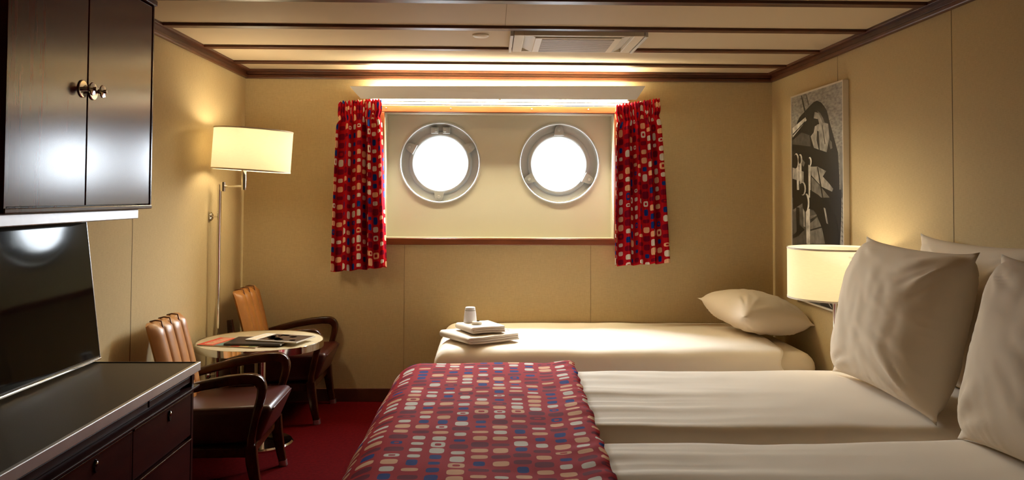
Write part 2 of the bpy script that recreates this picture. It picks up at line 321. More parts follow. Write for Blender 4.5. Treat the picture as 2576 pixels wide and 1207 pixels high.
PRINT = [(3,[(0.941,0.277),(0.998,0.279),(0.998,0.502),(0.947,0.502)]),(0,[(0.12,0.129),(0.173,0.107),(0.404,0.063),(0.468,0.053),(0.531,0.05),(0.615,0.065),(0.678,0.089),(0.72,0.11),(0.762,0.158),(0.825,0.219),(0.91,0.303),(0.931,0.41),(0.931,0.502),(0.004,0.504),(0.004,0.204),(0.11,0.138)]),(0,[(0.01,0.462),(0.401,0.466),(0.967,0.467),(0.956,0.604),(0.934,0.706),(0.956,0.879),(0.934,1),(0.01,0.992)]),(4,[(0.489,0.101),(0.562,0.11),(0.636,0.156),(0.741,0.17),(0.762,0.235),(0.731,0.27),(0.71,0.297),(0.468,0.269),(0.404,0.212),(0.468,0.195),(0.489,0.168),(0.531,0.165),(0.468,0.129)]),(3,[(0.531,0.097),(0.594,0.112),(0.657,0.143),(0.678,0.163),(0.646,0.161),(0.562,0.11)]),(1,[(0.531,0.191),(0.562,0.195),(0.573,0.237),(0.583,0.284),(0.562,0.281),(0.52,0.235)]),(1,[(0.625,0.17),(0.636,0.17),(0.689,0.26),(0.674,0.259)]),(0,[(0.468,0.129),(0.552,0.138),(0.573,0.162),(0.489,0.163)]),(2,[(0.015,0.215),(0.215,0.184),(0.383,0.206),(0.404,0.26),(0.015,0.235)]),(5,[(0.015,0.153),(0.299,0.115),(0.324,0.13),(0.021,0.201)]),(1,[(0.017,0.184),(0.289,0.133),(0.299,0.137),(0.026,0.191)]),(1,[(0.207,0.003),(0.228,0.004),(0.331,0.116),(0.303,0.117)]),(1,[(0.31,0.003),(0.32,0.004),(0.373,0.058),(0.362,0.06)]),(3,[(0.762,0.24),(0.804,0.255),(0.815,0.282),(0.783,0.286),(0.758,0.262)]),(4,[(0.404,0.356),(0.531,0.358),(0.699,0.382),(0.636,0.406),(0.741,0.435),(0.825,0.463),(0.804,0.476),(0.615,0.453),(0.415,0.397)]),(3,[(0.415,0.404),(0.615,0.457),(0.762,0.502),(0.468,0.503),(0.415,0.466)]),(1,[(0.526,0.36),(0.548,0.361),(0.646,0.502),(0.619,0.502)]),(4,[(0.015,0.352),(0.257,0.377),(0.257,0.431),(0.015,0.408)]),(3,[(0.215,0.312),(0.289,0.334),(0.257,0.353),(0.215,0.342)]),(5,[(0.106,0.349),(0.156,0.35),(0.156,0.465),(0.11,0.465)]),(5,[(0.162,0.336),(0.211,0.337),(0.211,0.436),(0.173,0.435)]),(5,[(0.354,0.345),(0.404,0.346),(0.396,0.503),(0.358,0.503)]),(2,[(0.01,0.562),(0.227,0.547),(0.488,0.564),(0.619,0.649),(0.673,0.714),(0.01,0.738)]),(3,[(0.01,0.567),(0.119,0.548),(0.227,0.531),(0.227,0.547),(0.053,0.574)]),(3,[(0.39,0.59),(0.51,0.581),(0.619,0.644),(0.673,0.712),(0.39,0.721)]),(0,[(0.086,0.55),(0.162,0.552),(0.158,0.635),(0.271,0.657),(0.14,0.692),(0.01,0.709),(0.01,0.691),(0.097,0.673)]),(1,[(0.384,0.607),(0.554,0.58),(0.564,0.585),(0.384,0.625)]),(1,[(0.384,0.654),(0.641,0.631),(0.645,0.638),(0.384,0.662)]),(0,[(0.39,0.466),(0.554,0.49),(0.706,0.528),(0.858,0.588),(0.923,0.674),(0.906,0.707),(0.673,0.714),(0.641,0.658),(0.532,0.588),(0.38,0.535)]),(4,[(0.651,0.548),(0.684,0.552),(0.732,0.622),(0.701,0.618)]),(5,[(0.299,0.566),(0.38,0.555),(0.384,0.724),(0.31,0.727)]),(4,[(0.238,0.557),(0.271,0.561),(0.284,0.644),(0.249,0.643)]),(5,[(0.164,0.324),(0.158,0.341),(0.141,0.354),(0.117,0.362),(0.09,0.361),(0.065,0.353),(0.048,0.338),(0.042,0.321),(0.048,0.304),(0.065,0.29),(0.09,0.283),(0.117,0.284),(0.141,0.293),(0.158,0.307)]),(0,[(0.135,0.324),(0.13,0.34),(0.118,0.352),(0.099,0.358),(0.078,0.358),(0.06,0.351),(0.047,0.338),(0.042,0.322),(0.047,0.306),(0.06,0.294),(0.078,0.288),(0.099,0.289),(0.118,0.296),(0.13,0.309)]),(5,[(0.232,0.316),(0.228,0.327),(0.216,0.335),(0.199,0.34),(0.18,0.339),(0.163,0.334),(0.152,0.325),(0.148,0.314),(0.152,0.303),(0.163,0.294),(0.18,0.29),(0.199,0.29),(0.216,0.296),(0.228,0.305)]),(0,[(0.202,0.316),(0.2,0.325),(0.192,0.333),(0.181,0.336),(0.169,0.336),(0.158,0.332),(0.15,0.324),(0.148,0.315),(0.15,0.305),(0.158,0.298),(0.169,0.294),(0.181,0.295),(0.192,0.299),(0.2,0.307)]),(5,[(0.428,0.332),(0.424,0.341),(0.413,0.349),(0.398,0.353),(0.381,0.352),(0.366,0.348),(0.356,0.34),(0.352,0.33),(0.356,0.321),(0.366,0.314),(0.381,0.31),(0.398,0.31),(0.413,0.315),(0.424,0.323)]),(0,[(0.398,0.332),(0.396,0.34),(0.389,0.346),(0.38,0.349),(0.37,0.349),(0.36,0.345),(0.354,0.339),(0.352,0.331),(0.354,0.324),(0.36,0.318),(0.37,0.314),(0.38,0.315),(0.389,0.318),(0.396,0.325)]),(5,[(0.305,0.459),(0.299,0.474),(0.281,0.485),(0.255,0.492),(0.226,0.492),(0.2,0.485),(0.181,0.473),(0.175,0.459),(0.181,0.444),(0.2,0.432),(0.226,0.426),(0.255,0.427),(0.281,0.433),(0.299,0.445)]),(0,[(0.276,0.46),(0.271,0.473),(0.257,0.483),(0.237,0.489),(0.214,0.489),(0.194,0.483),(0.18,0.473),(0.175,0.46),(0.18,0.447),(0.194,0.437),(0.214,0.431),(0.237,0.431),(0.257,0.437),(0.271,0.447)]),(5,[(0.377,0.526),(0.372,0.545),(0.355,0.56),(0.332,0.569),(0.306,0.569),(0.282,0.561),(0.266,0.546),(0.26,0.527),(0.266,0.508),(0.282,0.493),(0.306,0.484),(0.332,0.484),(0.355,0.493),(0.372,0.508)]),(0,[(0.343,0.529),(0.337,0.548),(0.323,0.563),(0.302,0.571),(0.279,0.571),(0.258,0.563),(0.243,0.549),(0.238,0.53),(0.243,0.512),(0.258,0.497),(0.279,0.488),(0.302,0.488),(0.323,0.497),(0.337,0.511)]),(2,[(0.971,0.458),(1,0.47),(1,0.473),(0.971,0.462)]),(2,[(0.971,0.479),(1,0.49),(1,0.494),(0.971,0.482)]),(2,[(0.971,0.499),(1,0.511),(1,0.514),(0.971,0.503)]),(2,[(0.971,0.52),(1,0.531),(1,0.535),(0.971,0.523)]),(2,[(0.971,0.54),(1,0.551),(1,0.555),(0.971,0.544)]),(2,[(0.971,0.561),(1,0.572),(1,0.575),(0.971,0.565)]),(2,[(0.971,0.581),(1,0.592),(1,0.596),(0.971,0.585)]),(2,[(0.971,0.602),(1,0.613),(1,0.616),(0.971,0.606)]),(2,[(0.971,0.622),(1,0.633),(1,0.637),(0.971,0.626)]),(2,[(0.971,0.643),(1,0.653),(1,0.657),(0.971,0.647)]),(2,[(0.971,0.663),(1,0.674),(1,0.677),(0.971,0.667)]),(2,[(0.971,0.684),(1,0.694),(1,0.698),(0.971,0.688)]),(2,[(0,0.974),(0.554,0.951),(0.586,0.997),(0.38,1),(0,1)]),(0,[(0.564,0.95),(0.706,0.943),(0.673,0.997),(0.586,0.997)]),(4,[(0.71,0.964),(0.793,0.991),(0.784,0.994),(0.706,0.97)]),(4,[(0.771,0.96),(0.858,0.991),(0.849,0.994),(0.762,0.964)])]

# ------------------------------------------------------------------ the room
bm = BM(); box(bm, XL-.1, XR+.1, YF, D+.15, -.05, 0); struct(obj('floor', bm, M['carpet']), 'dark red carpet')
bm = BM(); box(bm, XL-.1, XR+.1, YF, D+.15, ZC, ZC+.05); struct(obj('ceiling', bm, M['ceiling']), 'beige ceiling panels')
wl = None
bm = BM(); box(bm, XL-.1, XL, YF, D+.15, 0, ZC); wl = struct(obj('wall_left', bm, M['wall']), 'beige linen wall on the left')
bm = BM(); box(bm, XR, XR+.1, YF, D+.15, 0, ZC); wr = struct(obj('wall_right', bm, M['wall']), 'beige linen wall on the right')
bm = BM(); box(bm, XL-.1, XR+.1, YF-.1, YF, 0, ZC); struct(obj('wall_front', bm, M['wall']), 'wall at the near end of the cabin')
NX0, NX1, NZ0, NZ1 = -.702, .803, 1.053, 1.874       # window opening
bm = BM()
for a in ((XL, NX0, 0, ZC), (NX1, XR, 0, ZC), (NX0, NX1, 0, NZ0), (NX0, NX1, NZ1, ZC)):
    box(bm, a[0], a[1], D, D+.15, a[2], a[3])
wb = struct(obj('wall_back', bm, M['wall']), 'beige linen wall with the window opening')
for x in (-.565, .65):
    bm = BM(); box(bm, x-.0015, x+.0015, D-.0015, D+.001, .08, 1.01); obj('panel_joint', bm, M['joint'], wb)
bm = BM(); box(bm, XL-.001, XL+.0012, 3.757, 3.7605, .08, 2.09); obj('panel_joint', bm, M['joint'], wl)
for y in (3.28, 4.381):
    bm = BM(); box(bm, XR-.0012, XR+.001, y-.0018, y+.0018, .08, 2.09); obj('panel_joint', bm, M['joint'], wr)
bm = BM(); box(bm, XL, XR, D-.012, D, 0, .085, .003); struct(obj('baseboard_back', bm, M['trimwood']))
bm = BM(); box(bm, XL, XL+.012, YF, D-.012, 0, .085, .003); struct(obj('baseboard_left', bm, M['trimwood']))
bm = BM(); box(bm, XR-.012, XR, YF, D-.012, 0, .085, .003); struct(obj('baseboard_right', bm, M['trimwood']))
# cornice: flat band on the ceiling, groove, rounded bead on the wall
def cornice_profile(bm, p0, p1, inward):
    inward = Vector(inward)
    for (d0, d1, z0, z1, b) in ((0, .040, ZC-.014, ZC, .002), (0, .016, ZC-.034, ZC-.012, .001), (0, .026, ZC-.060, ZC-.036, .006)):
        a, c = Vector(p0), Vector(p1)
        xs = [a.x, c.x, (a+inward*d1).x, (c+inward*d1).x]; ys = [a.y, c.y, (a+inward*d1).y, (c+inward*d1).y]
        box(bm, min(xs), max(xs), min(ys), max(ys), z0, z1, b, 2)
    # small screws along the bead
n_tr = [0]
def trim(bm, mat, label):
    n_tr[0] += 1; return struct(obj('trim_%d' % n_tr[0], bm, mat), label)
bm = BM(); cornice_profile(bm, (XL, D, 0), (XR, D, 0), (0, -1, 0)); trim(bm, M['trimwood'], 'wooden cornice along the back wall')
bm = BM(); cornice_profile(bm, (XL, YF, 0), (XL, D-.04, 0), (1, 0, 0)); trim(bm, M['trimwood'], 'wooden cornice along the left wall')
bm = BM(); cornice_profile(bm, (XR, YF, 0), (XR, D-.04, 0), (-1, 0, 0)); trim(bm, M['trimwood'], 'wooden cornice along the right wall')
for y in (5.07, 4.55, 3.98, 3.415, 2.85, 2.28, 1.71, 1.14, .57, 0):
    bm = BM(); box(bm, XL+.04, XR-.04, y-.030, y+.030, ZC-.014, ZC, .003); trim(bm, M['trimwood'], 'dark wooden strip across the ceiling')
bm = BM(); box(bm, -.0015+.06, .0015+.06, 3.45, 3.95, ZC-.0012, ZC+.001); trim(bm, M['joint'], 'fine joint in a ceiling panel')
# window surround
FX0, FX1, FZ0, FZ1 = -.728, .829, 1.011, 1.921
bm = BM()
box(bm, FX0, FX1, D-.022, D, FZ1-.047, FZ1, .004); box(bm, FX0, FX1, D-.022, D, FZ0, FZ0+.042, .004)
box(bm, FX0, FX0+.026, D-.022, D, FZ0+.042, FZ1-.047, .003); box(bm, FX1-.026, FX1, D-.022, D, FZ0+.042, FZ1-.047, .003)
fr = trim(bm, M['framewood'], 'red-brown wooden frame around the window niche')
for x in (-.69, -.27, .26, .63):
    bm = BM(); lathe(bm, [(0, D-.0245), (.004, D-.0245), (.005, D-.022)], (x, 0, FZ1-.022), 'Y', 10); obj('screw', bm, M['chrome'], fr, True)
# niche: four reveals and a back panel with two round holes
bm = BM(); t = .012
q = .004
box(bm, NX0-t, NX0+q, D-.004, WIN_Y+.02, NZ0-t, NZ1+t); box(bm, NX1-q, NX1+t, D-.004, WIN_Y+.02, NZ0-t, NZ1+t)
box(bm, NX0+q, NX1-q, D-.004, WIN_Y+.02, NZ0-t, NZ0+q); box(bm, NX0+q, NX1-q, D-.004, WIN_Y+.02, NZ1-q, NZ1+t)
struct(obj('wall_niche', bm, M['niche']), 'white painted reveals of the window niche')
RO = .268
def holed(bm, x0, x1, z0, z1, c, r, y, n=64):
    ins, outs = [], []
    for i in range(n):
        a = 2*PI*(i+.5)/n; dx, dz = math.cos(a), math.sin(a)
        k = min(((x1-c[0])/dx if dx > 0 else (x0-c[0])/dx), ((z1-c[1])/dz if dz > 0 else (z0-c[1])/dz))
        ins.append(bm.verts.new((c[0]+r*dx, y, c[1]+r*dz))); outs.append(bm.verts.new((c[0]+k*dx, y, c[1]+k*dz)))
    for i in range(n):
        j = (i+1) % n
        vs = [ins[i], ins[j], outs[j]]
        pi_, pj = outs[i].co, outs[j].co
        if abs(pi_.x-pj.x) > 1e-5 and abs(pi_.z-pj.z) > 1e-5:
            cx = x1 if max(pi_.x, pj.x) > c[0] + .5*(x1-c[0]) and (abs(pi_.x-x1) < 1e-5 or abs(pj.x-x1) < 1e-5) else x0
            cz = z1 if (abs(pi_.z-z1) < 1e-5 or abs(pj.z-z1) < 1e-5) else z0
            vs.append(bm.verts.new((cx, y, cz)))
        vs.append(outs[i]); bm.faces.new(vs)
bm = BM(); xm = (PORTS[0][0]+PORTS[1][0])/2
holed(bm, NX0, xm, NZ0, NZ1, PORTS[0], RO, WIN_Y); holed(bm, xm, NX1, NZ0, NZ1, PORTS[1], RO, WIN_Y)
npan = struct(obj('wall_recess', bm, M['niche']), 'recessed pale panel holding both portholes')
sol = npan.modifiers.new('thickness', 'SOLIDIFY'); sol.thickness = .012; sol.offset = 1
# portholes
def porthole(i, c, lugs, hinge, label):
    root = bpy.data.objects.new('window_%d' % i, None); COL.objects.link(root); struct(root, label); root.location = (c[0], WIN_Y, c[1])
    bm = BM(); lathe(bm, [(RO+.006, -.002), (RO+.004, -.010), (RO-.003, -.011), (RO-.007, -.004), (RO-.007, .006), (RO+.002, .004)], axis='Y', n=72, closed=True)
    obj('rim', bm, M['portrim'], root, True)
    bm = BM(); lathe(bm, [(RO-.004, .0), (RO-.010, .040), (RO-.020, .052), (.215, .056), (.209, .049), (.192, .047), (.181, .056), (.176, .08), (.176, .135), (.30, .135), (.30, .004)], axis='Y', n=72, closed=True)
    obj('flange_ring', bm, M['portpaint'], root, True, angle=50)
    bm = BM(); lathe(bm, [(.0, .104), (.177, .104), (.177, .110), (.0, .110)], axis='Y', n=64); obj('glass_pane', bm, M['pane'], root, True, angle=30)
    bm = BM(); lathe(bm, [(.177, .094), (.177, .103), (.1735, .103), (.1735, .094)], axis='Y', n=64, closed=True); obj('gasket', bm, M['steel'], root, True, angle=30)
    for a in lugs:
        ca, sa = math.cos(math.radians(a)), math.sin(math.radians(a))
        bm = BM(); k = Matrix.Translation((ca*.222, .040, sa*.222)) @ Matrix.Rotation(-math.radians(a), 4, 'Y')
        r = []
        pts = [(-.03, -.034), (.005, -.028)] + [(.012+.026*math.cos(math.radians(t)), .026*math.sin(math.radians(t))) for t in range(-80, 81, 20)] + [(.005, .028), (-.03, .034)]
        fr_ = [bm.verts.new(k @ Vector((p, -.016, q))) for p, q in pts]; bk = [bm.verts.new(k @ Vector((p, .022, q))) for p, q in pts]
        bm.faces.new(fr_); bm.faces.new(bk[::-1])
        for j in range(len(pts)): bm.faces.new((fr_[j], bk[j], bk[(j+1) % len(pts)], fr_[(j+1) % len(pts)]))
        obj('lug', bm, M['portpaint'], root)
        bm = BM(); lathe(bm, [(.0, .014), (.010, .014), (.012, .018), (.012, .03)], (ca*.230, 0, sa*.230), 'Y', 20); obj('lug_bolt', bm, M['portpaint'], root, True, angle=40)
    for s in hinge:
        bm = BM(); box(bm, s*.040-.024, s*.040+.024, .022, .060, .198, .240, .003)
        box(bm, s*.030-.010, s*.030+.010, .010, .03, .206, .232, .003)
        obj('hinge_block', bm, M['portpaint'], root)
    return root
porthole(1, PORTS[0], (-92, 153, 28), (-1, 1), 'round porthole with two hinge blocks, lit white by daylight')
porthole(2, PORTS[1], (90, 208, -28), (), 'round porthole with three lugs, lit white by daylight')

# ------------------------------------------------------------------ light over the window
t = thing('cove_light', 'white wall light with a slanted valance above the window, glowing up onto the ceiling', 'light')
bm = BM()
A = [(-.896, 5.21, 2.014), (.970, 5.21, 2.030), (.924, 5.27, 1.950), (-.835, 5.27, 1.944)]
th = Vector((0, .004, .003))
f0 = [bm.verts.new(p) for p in A]; f1 = [bm.verts.new(Vector(p)+th) for p in A]
bm.faces.new(f0); bm.faces.new(f1[::-1])
for j in range(4): bm.faces.new((f0[j], f1[j], f1[(j+1) % 4], f0[(j+1) % 4]))
obj('valance', bm, M['white'], t)
bm = BM(); box(bm, -.80, .90, 5.393, D, 1.944, 2.0, .003); obj('housing', bm, M['white'], t)
for x in (-.70, .05, .80):
    bm = BM(); box(bm, x-.008, x+.008, 5.272, 5.40, 1.976, 1.981); obj('bracket', bm, M['white'], t)
for x0, x1 in ((-.78, .04), (.06, .88)):
    bm = BM(); lathe(bm, [(0, x0), (.012, x0), (.012, x1), (0, x1)], (0, 5.366, 1.9755), 'X', 20); obj('tube', bm, M['tube'], t, True, angle=40)
    for x in (x0-.006, x1+.006):
        bm = BM(); box(bm, x-.005, x+.005, 5.354, 5.40, 1.958, 1.987, .002); obj('lamp_holder', bm, M['white'], t)
bm = BM(); box(bm, -.92, 1.02, D-.024, D-.008, 1.924, 1.940, .002)
for x in (-.75, .05, .85): box(bm, x-.01, x+.01, D-.012, D, 1.927, 1.937)
tag(obj('curtain_rail', bm, M['white']), 'slim white curtain rail above the wooden window frame', 'curtain rail')

# ------------------------------------------------------------------ curtains
def curtain(x0t, x1t, x0b, x1b, ztop, zbot, seed, label, slant_top, slant_bot):
    rnd = random.Random(seed); bm = BM(); uvl = bm.loops.layers.uv.new('UVMap')
    nu, nv = 190, 90
    ph = [rnd.uniform(0, 6.28) for _ in range(6)]
    rows = []
    for j in range(nv+1):
        s = j/nv; row = []
        head = 1-smooth01((s-.085)/.05)
        pinch = math.exp(-((s-.105)/.022)**2)
        xs = (x0t+(x0b-x0t)*s**.8 + .012*pinch, x1t+(x1b-x1t)*s**.8 - .012*pinch)
        for i in range(nu+1):
            u = i/nu
            big = math.sin(2*PI*(4.3*u+.07*math.sin(2*PI*1.3*u+ph[5])) + ph[0] + .25*math.sin(3*s+ph[1])) + .38*math.sin(2*PI*7.1*u+ph[2]+.5*s)
            sml = math.sin(2*PI*14.5*u+ph[3]) + .4*math.sin(2*PI*23*u+ph[4])
            y = D-.076 - ((.024+.008*s)*big*(1-.75*head)*(1-.5*pinch) + .006*sml*(head+.03)) - .010*math.sin(PI*s)
            x = xs[0] + (xs[1]-xs[0])*u + .006*math.cos(2*PI*4.3*u+ph[0])*(1-head)
            zt = ztop + slant_top*(u-.5) + .006*sml*head; zb = zbot + slant_bot*(u-.5) + .006*big
            row.append((bm.verts.new((x, y, zt+(zb-zt)*s)), (u, (1-s)*(ztop-zbot))))
        rows.append(row)
    ref = rows[int(nv*.6)]; cum = [0.0]
    for i in range(nu): cum.append(cum[-1] + (ref[i+1][0].co - ref[i][0].co).xy.length)
    for j in range(nv):
        for i in range(nu):
            q = (rows[j][i], rows[j][i+1], rows[j+1][i+1], rows[j+1][i])
            f = bm.faces.new([v for v, _ in q])
            for l, (_, w) in zip(f.loops, q): l[uvl].uv = (cum[int(round(w[0]*nu))] + seed*.3, w[1])
    o = obj('curtain', bm, M['cloth'], None, True)
    so = o.modifiers.new('cloth_thickness', 'SOLIDIFY'); so.thickness = .003
    return tag(o, label, 'curtain', 'short pebble-print curtains beside the portholes')
curtain(-.990, -.715, -1.022, -.668, 1.940, .855, 3, 'red pebble-print curtain hanging between the swing-arm lamp and the portholes', .02, .03)
curtain(.800, 1.085, .792, 1.158, 1.943, .893, 8, 'red pebble-print curtain hanging between the portholes and the framed ship photograph', .045, .02)

# ------------------------------------------------------------------ ceiling fittings
t = thing('ceiling_vent', 'cream rectangular air vent set between two ceiling strips', 'vent', (.427, 4.265, ZC))
w, d_ = .27, .222
bm = BM(); z0 = -.030
box(bm, -w-.05, -w+.0, -d_-.012, d_+.012, z0, 0, .003); box(bm, w-.0, w+.05, -d_-.012, d_+.012, z0, 0, .003)
box(bm, -w, w, -d_-.012, -d_+.012, z0, 0, .002); box(bm, -w, w, d_-.012, d_+.012, z0, 0, .002)
obj('frame', bm, M['cream'], t)
bm = BM(); box(bm, -w, w, -d_+.012, d_-.012, -.004, 0); obj('throat', bm, M['dark'], t)
for s in (-1, 1):
    bm = BM(); box(bm, -.03, .03, -d_+.012, d_-.012, -.0025, .0025, 0, mat=Matrix.Translation((s*(w-.028), 0, -.020)) @ Matrix.Rotation(s*math.radians(-24), 4, 'Y'))
    obj('deflector', bm, M['white'], t)
bm = BM(); box(bm, -w+.055, w-.055, -d_+.03, d_-.03, z0-.006, z0+.006, .003); obj('centre_panel', bm, M['cream'], t)
bm = BM(); box(bm, -w+.09, w-.09, -d_+.048, d_-.042, z0-.008, z0-.004)
for i in range(13):
    y = -d_+.055 + i*(2*d_-.11)/12; box(bm, -w+.09, w-.09, y-.003, y+.003, z0-.0095, z0-.007)
obj('grille', bm, M['grille'], t)
for s in (-1, 1):
    bm = BM(); box(bm, s*(w+.062)-.007, s*(w+.062)+.007, -d_-.014, d_+.016, z0-.004, 0, .002); obj('side_clip', bm, M['white'], t)
bm = BM(); lathe(bm, [(0, ZC-.012), (.034, ZC-.012), (.042, ZC-.006), (.042, ZC)], (-.06, 4.18, 0), 'Z', 40)
tag(obj('cover_plate', bm, M['cream'], None, True, angle=40), 'small round cream cover plate on the ceiling beside the air vent', 'cover plate')

# ------------------------------------------------------------------ wall cabinet
CX, CY0, CY1, CZ0, CZ1 = -1.2, 2.063, 2.946, 1.280, 1.995
t = thing('wall_cabinet', 'glossy dark mahogany two-door cabinet mounted high on the wall', 'cabinet', (XL, (CY0+CY1)/2, CZ0))
ox, oy, oz = XL, (CY0+CY1)/2, CZ0
def rel(bm): bmesh.ops.translate(bm, verts=bm.verts, vec=(-ox, -oy, -oz)); return bm
bm = BM()
box(bm, XL, CX-.024, CY0, CY1, CZ0, CZ1+.02); box(bm, CX-.024, CX+.003, CY1-.010, CY1, CZ0, CZ1, .001); box(bm, CX-.024, CX+.003, CY0, CY0+.010, CZ0, CZ1, .001)
box(bm, CX-.024, CX+.006, CY0, CY1, CZ0, CZ0+.014, .003)
obj('carcass', rel(bm), M['cabwood'], t)
bm = BM(); box(bm, CX-.03, CX+.012, CY0, CY1+.004, CZ1, CZ1+.020, .003); box(bm, XL, CX+.004, CY0, CY1, CZ1+.02, ZC-.001); box(bm, CX, CX+.035, CY0, CY1+.006, CZ1+.06, CZ1+.09, .006)
obj('crown_moulding', rel(bm), M['cabwood'], t)
ym = 2.478
for k, (a, b_) in enumerate(((CY0+.012, ym-.0035), (ym+.0035, CY1-.012))):
    bm = BM(); box(bm, CX-.022, CX, a, b_, CZ0+.017, CZ1-.003, .0015); dr = obj('door', rel(bm), M['cabwood'], t)
    ky = ym - .032 if k == 0 else ym + .032
    kz = 1.638
    bm = BM()
    lathe(bm, [(0, CX), (.026, CX), (.026, CX+.003), (.024, CX+.0045), (0, CX+.0045)], (0, ky, kz), 'X', 36)
    lathe(bm, [(.006, CX+.004), (.006, CX+.016), (.0075, CX+.022), (.006, CX+.028)], (0, ky, kz), 'X', 20)
    lathe(bm, [(0, CX+.027), (.018, CX+.027), (.0195, CX+.029), (.018, CX+.032), (.006, CX+.034), (.005, CX+.042), (0, CX+.042)], (0, ky, kz), 'X', 32)
    obj('knob', rel(bm), M['chrome'], dr, True, angle=35)
bm = BM(); box(bm, CX-.10, CX-.022, CY0+.01, CY1-.045, CZ0-.034, CZ0-.001, .003)
tag(obj('strip_light', bm, M['alu']), 'slim pale metal strip light under the wall cabinet, switched off', 'light')

# ------------------------------------------------------------------ dresser
DX, DY0, DY1, DZ = -.956, 1.25, 2.775, .78
t = thing('dresser', 'long dark mahogany dresser with drawers and metal-edged top, under the television', 'dresser', (XL+.01, 2.0, 0))
ox, oy, oz = XL+.01, 2.0, 0
bm = BM()
box(bm, XL+.01, DX-.034, DY0, DY1-.028, .06, .752); box(bm, XL+.01, DX-.07, DY0, DY1-.04, 0, .06)
box(bm, DX-.034, DX-.012, DY1-.046, DY1-.028, .06, .752, .001)
box(bm, DX-.034, DX-.012, DY0, DY0+.02, .06, .752, .001); box(bm, DX-.034, DX-.014, 2.281, 2.291, .06, .70)
obj('carcass', rel(bm), M['dresswood'], t)
bm = BM(); box(bm, XL+.01, DX-.012, DY0, DY1-.006, .753, .777); obj('worktop', rel(bm), M['laminate'], t)
bm = BM(); box(bm, DX-.012, DX, DY0, DY1, .752, .7805, .002); obj('metal_edge', rel(bm), M['alu'], t)
bm = BM(); box(bm, XL+.01, DX-.012, DY1-.006, DY1, .752, .7795, .001); obj('end_edge', rel(bm), M['black'], t)
bm = BM(); box(bm, DX-.03, DX-.018, DY0, 2.40, .722, .742, .002); box(bm, DX-.03, DX-.016, 2.404, DY1-.01, .722, .742, .002); obj('upper_rail', rel(bm), M['dresswood'], t)
bm = BM(); box(bm, DX-.034, DX+.002, DY0, DY1-.012, .701, .709, .002); obj('ledge', rel(bm), M['dresswood'], t)
for (a, b_, lk) in ((1.60, 2.279, 2.078), (2.293, DY1-.048, 2.545)):
    for r_ in range(4):
        z1 = .693 - r_*.150
        bm = BM(); box(bm, DX-.030, DX-.013, a, b_, z1-.139, z1-.002, .0015); dr = obj('drawer', rel(bm), M['dresswood'], t)
        bm = BM(); box(bm, DX-.016, DX-.009, a, b_, z1-.006, z1, .001); obj('drawer_lip', rel(bm), M['chairwood'], dr)
        if r_ == 0:
            bm = BM()
            ring = [(.0125*1.0*math.cos(2*PI*i/20), .019*math.sin(2*PI*i/20)) for i in range(20)]
            f0 = [bm.verts.new((DX-.013, lk+p*.8, z1-.03+q*.9)) for p, q in ring]; f1 = [bm.verts.new((DX-.009, lk+p*.7, z1-.03+q*.8)) for p, q in ring]
            bm.faces.new(f1)
            for j in range(20): bm.faces.new((f0[j], f0[(j+1) % 20], f1[(j+1) % 20], f1[j]))
            obj('lock', rel(bm), M['bezel'], dr)
            bm = BM(); lathe(bm, [(0, DX-.006), (.006, DX-.007), (.007, DX-.010)], (0, lk, z1-.024), 'X', 16); obj('lock_cylinder', rel(bm), M['chrome'], dr, True)

# ------------------------------------------------------------------ television
TVY, TVX, TVZ = 2.785, -1.285, .7865
t = thing('television', 'flat black television leaning back on the dresser, mirroring a porthole', 'television', (TVX, TVY, TVZ), 0)
tilt, yawt = math.radians(7.0), math.radians(-1.0)
t.rotation_euler = (0, -tilt, yawt)
wv, hv = .87, .460
bm = BM(); box(bm, -.030, -.004, -wv, 0, .006, hv, .003); obj('casing', bm, M['bezel'], t)
bm = BM(); box(bm, -.004, -.0015, -wv+.006, -.006, .014, hv-.006); obj('screen', bm, M['screen'], t)
bm = BM(); box(bm, -.030, .001, -wv, 0, 0, .007, .002); obj('lower_edge', bm, M['chrome'], t)
bm = BM(); box(bm, -.029, -.003, -.0005, .0012, .006, hv, 0); obj('side_edge', bm, M['steel'], t)
bm = BM(); box(bm, -.075, -.030, -.62, -.25, .05, .34, .012); obj('rear_housing', bm, M['bezel'], t)

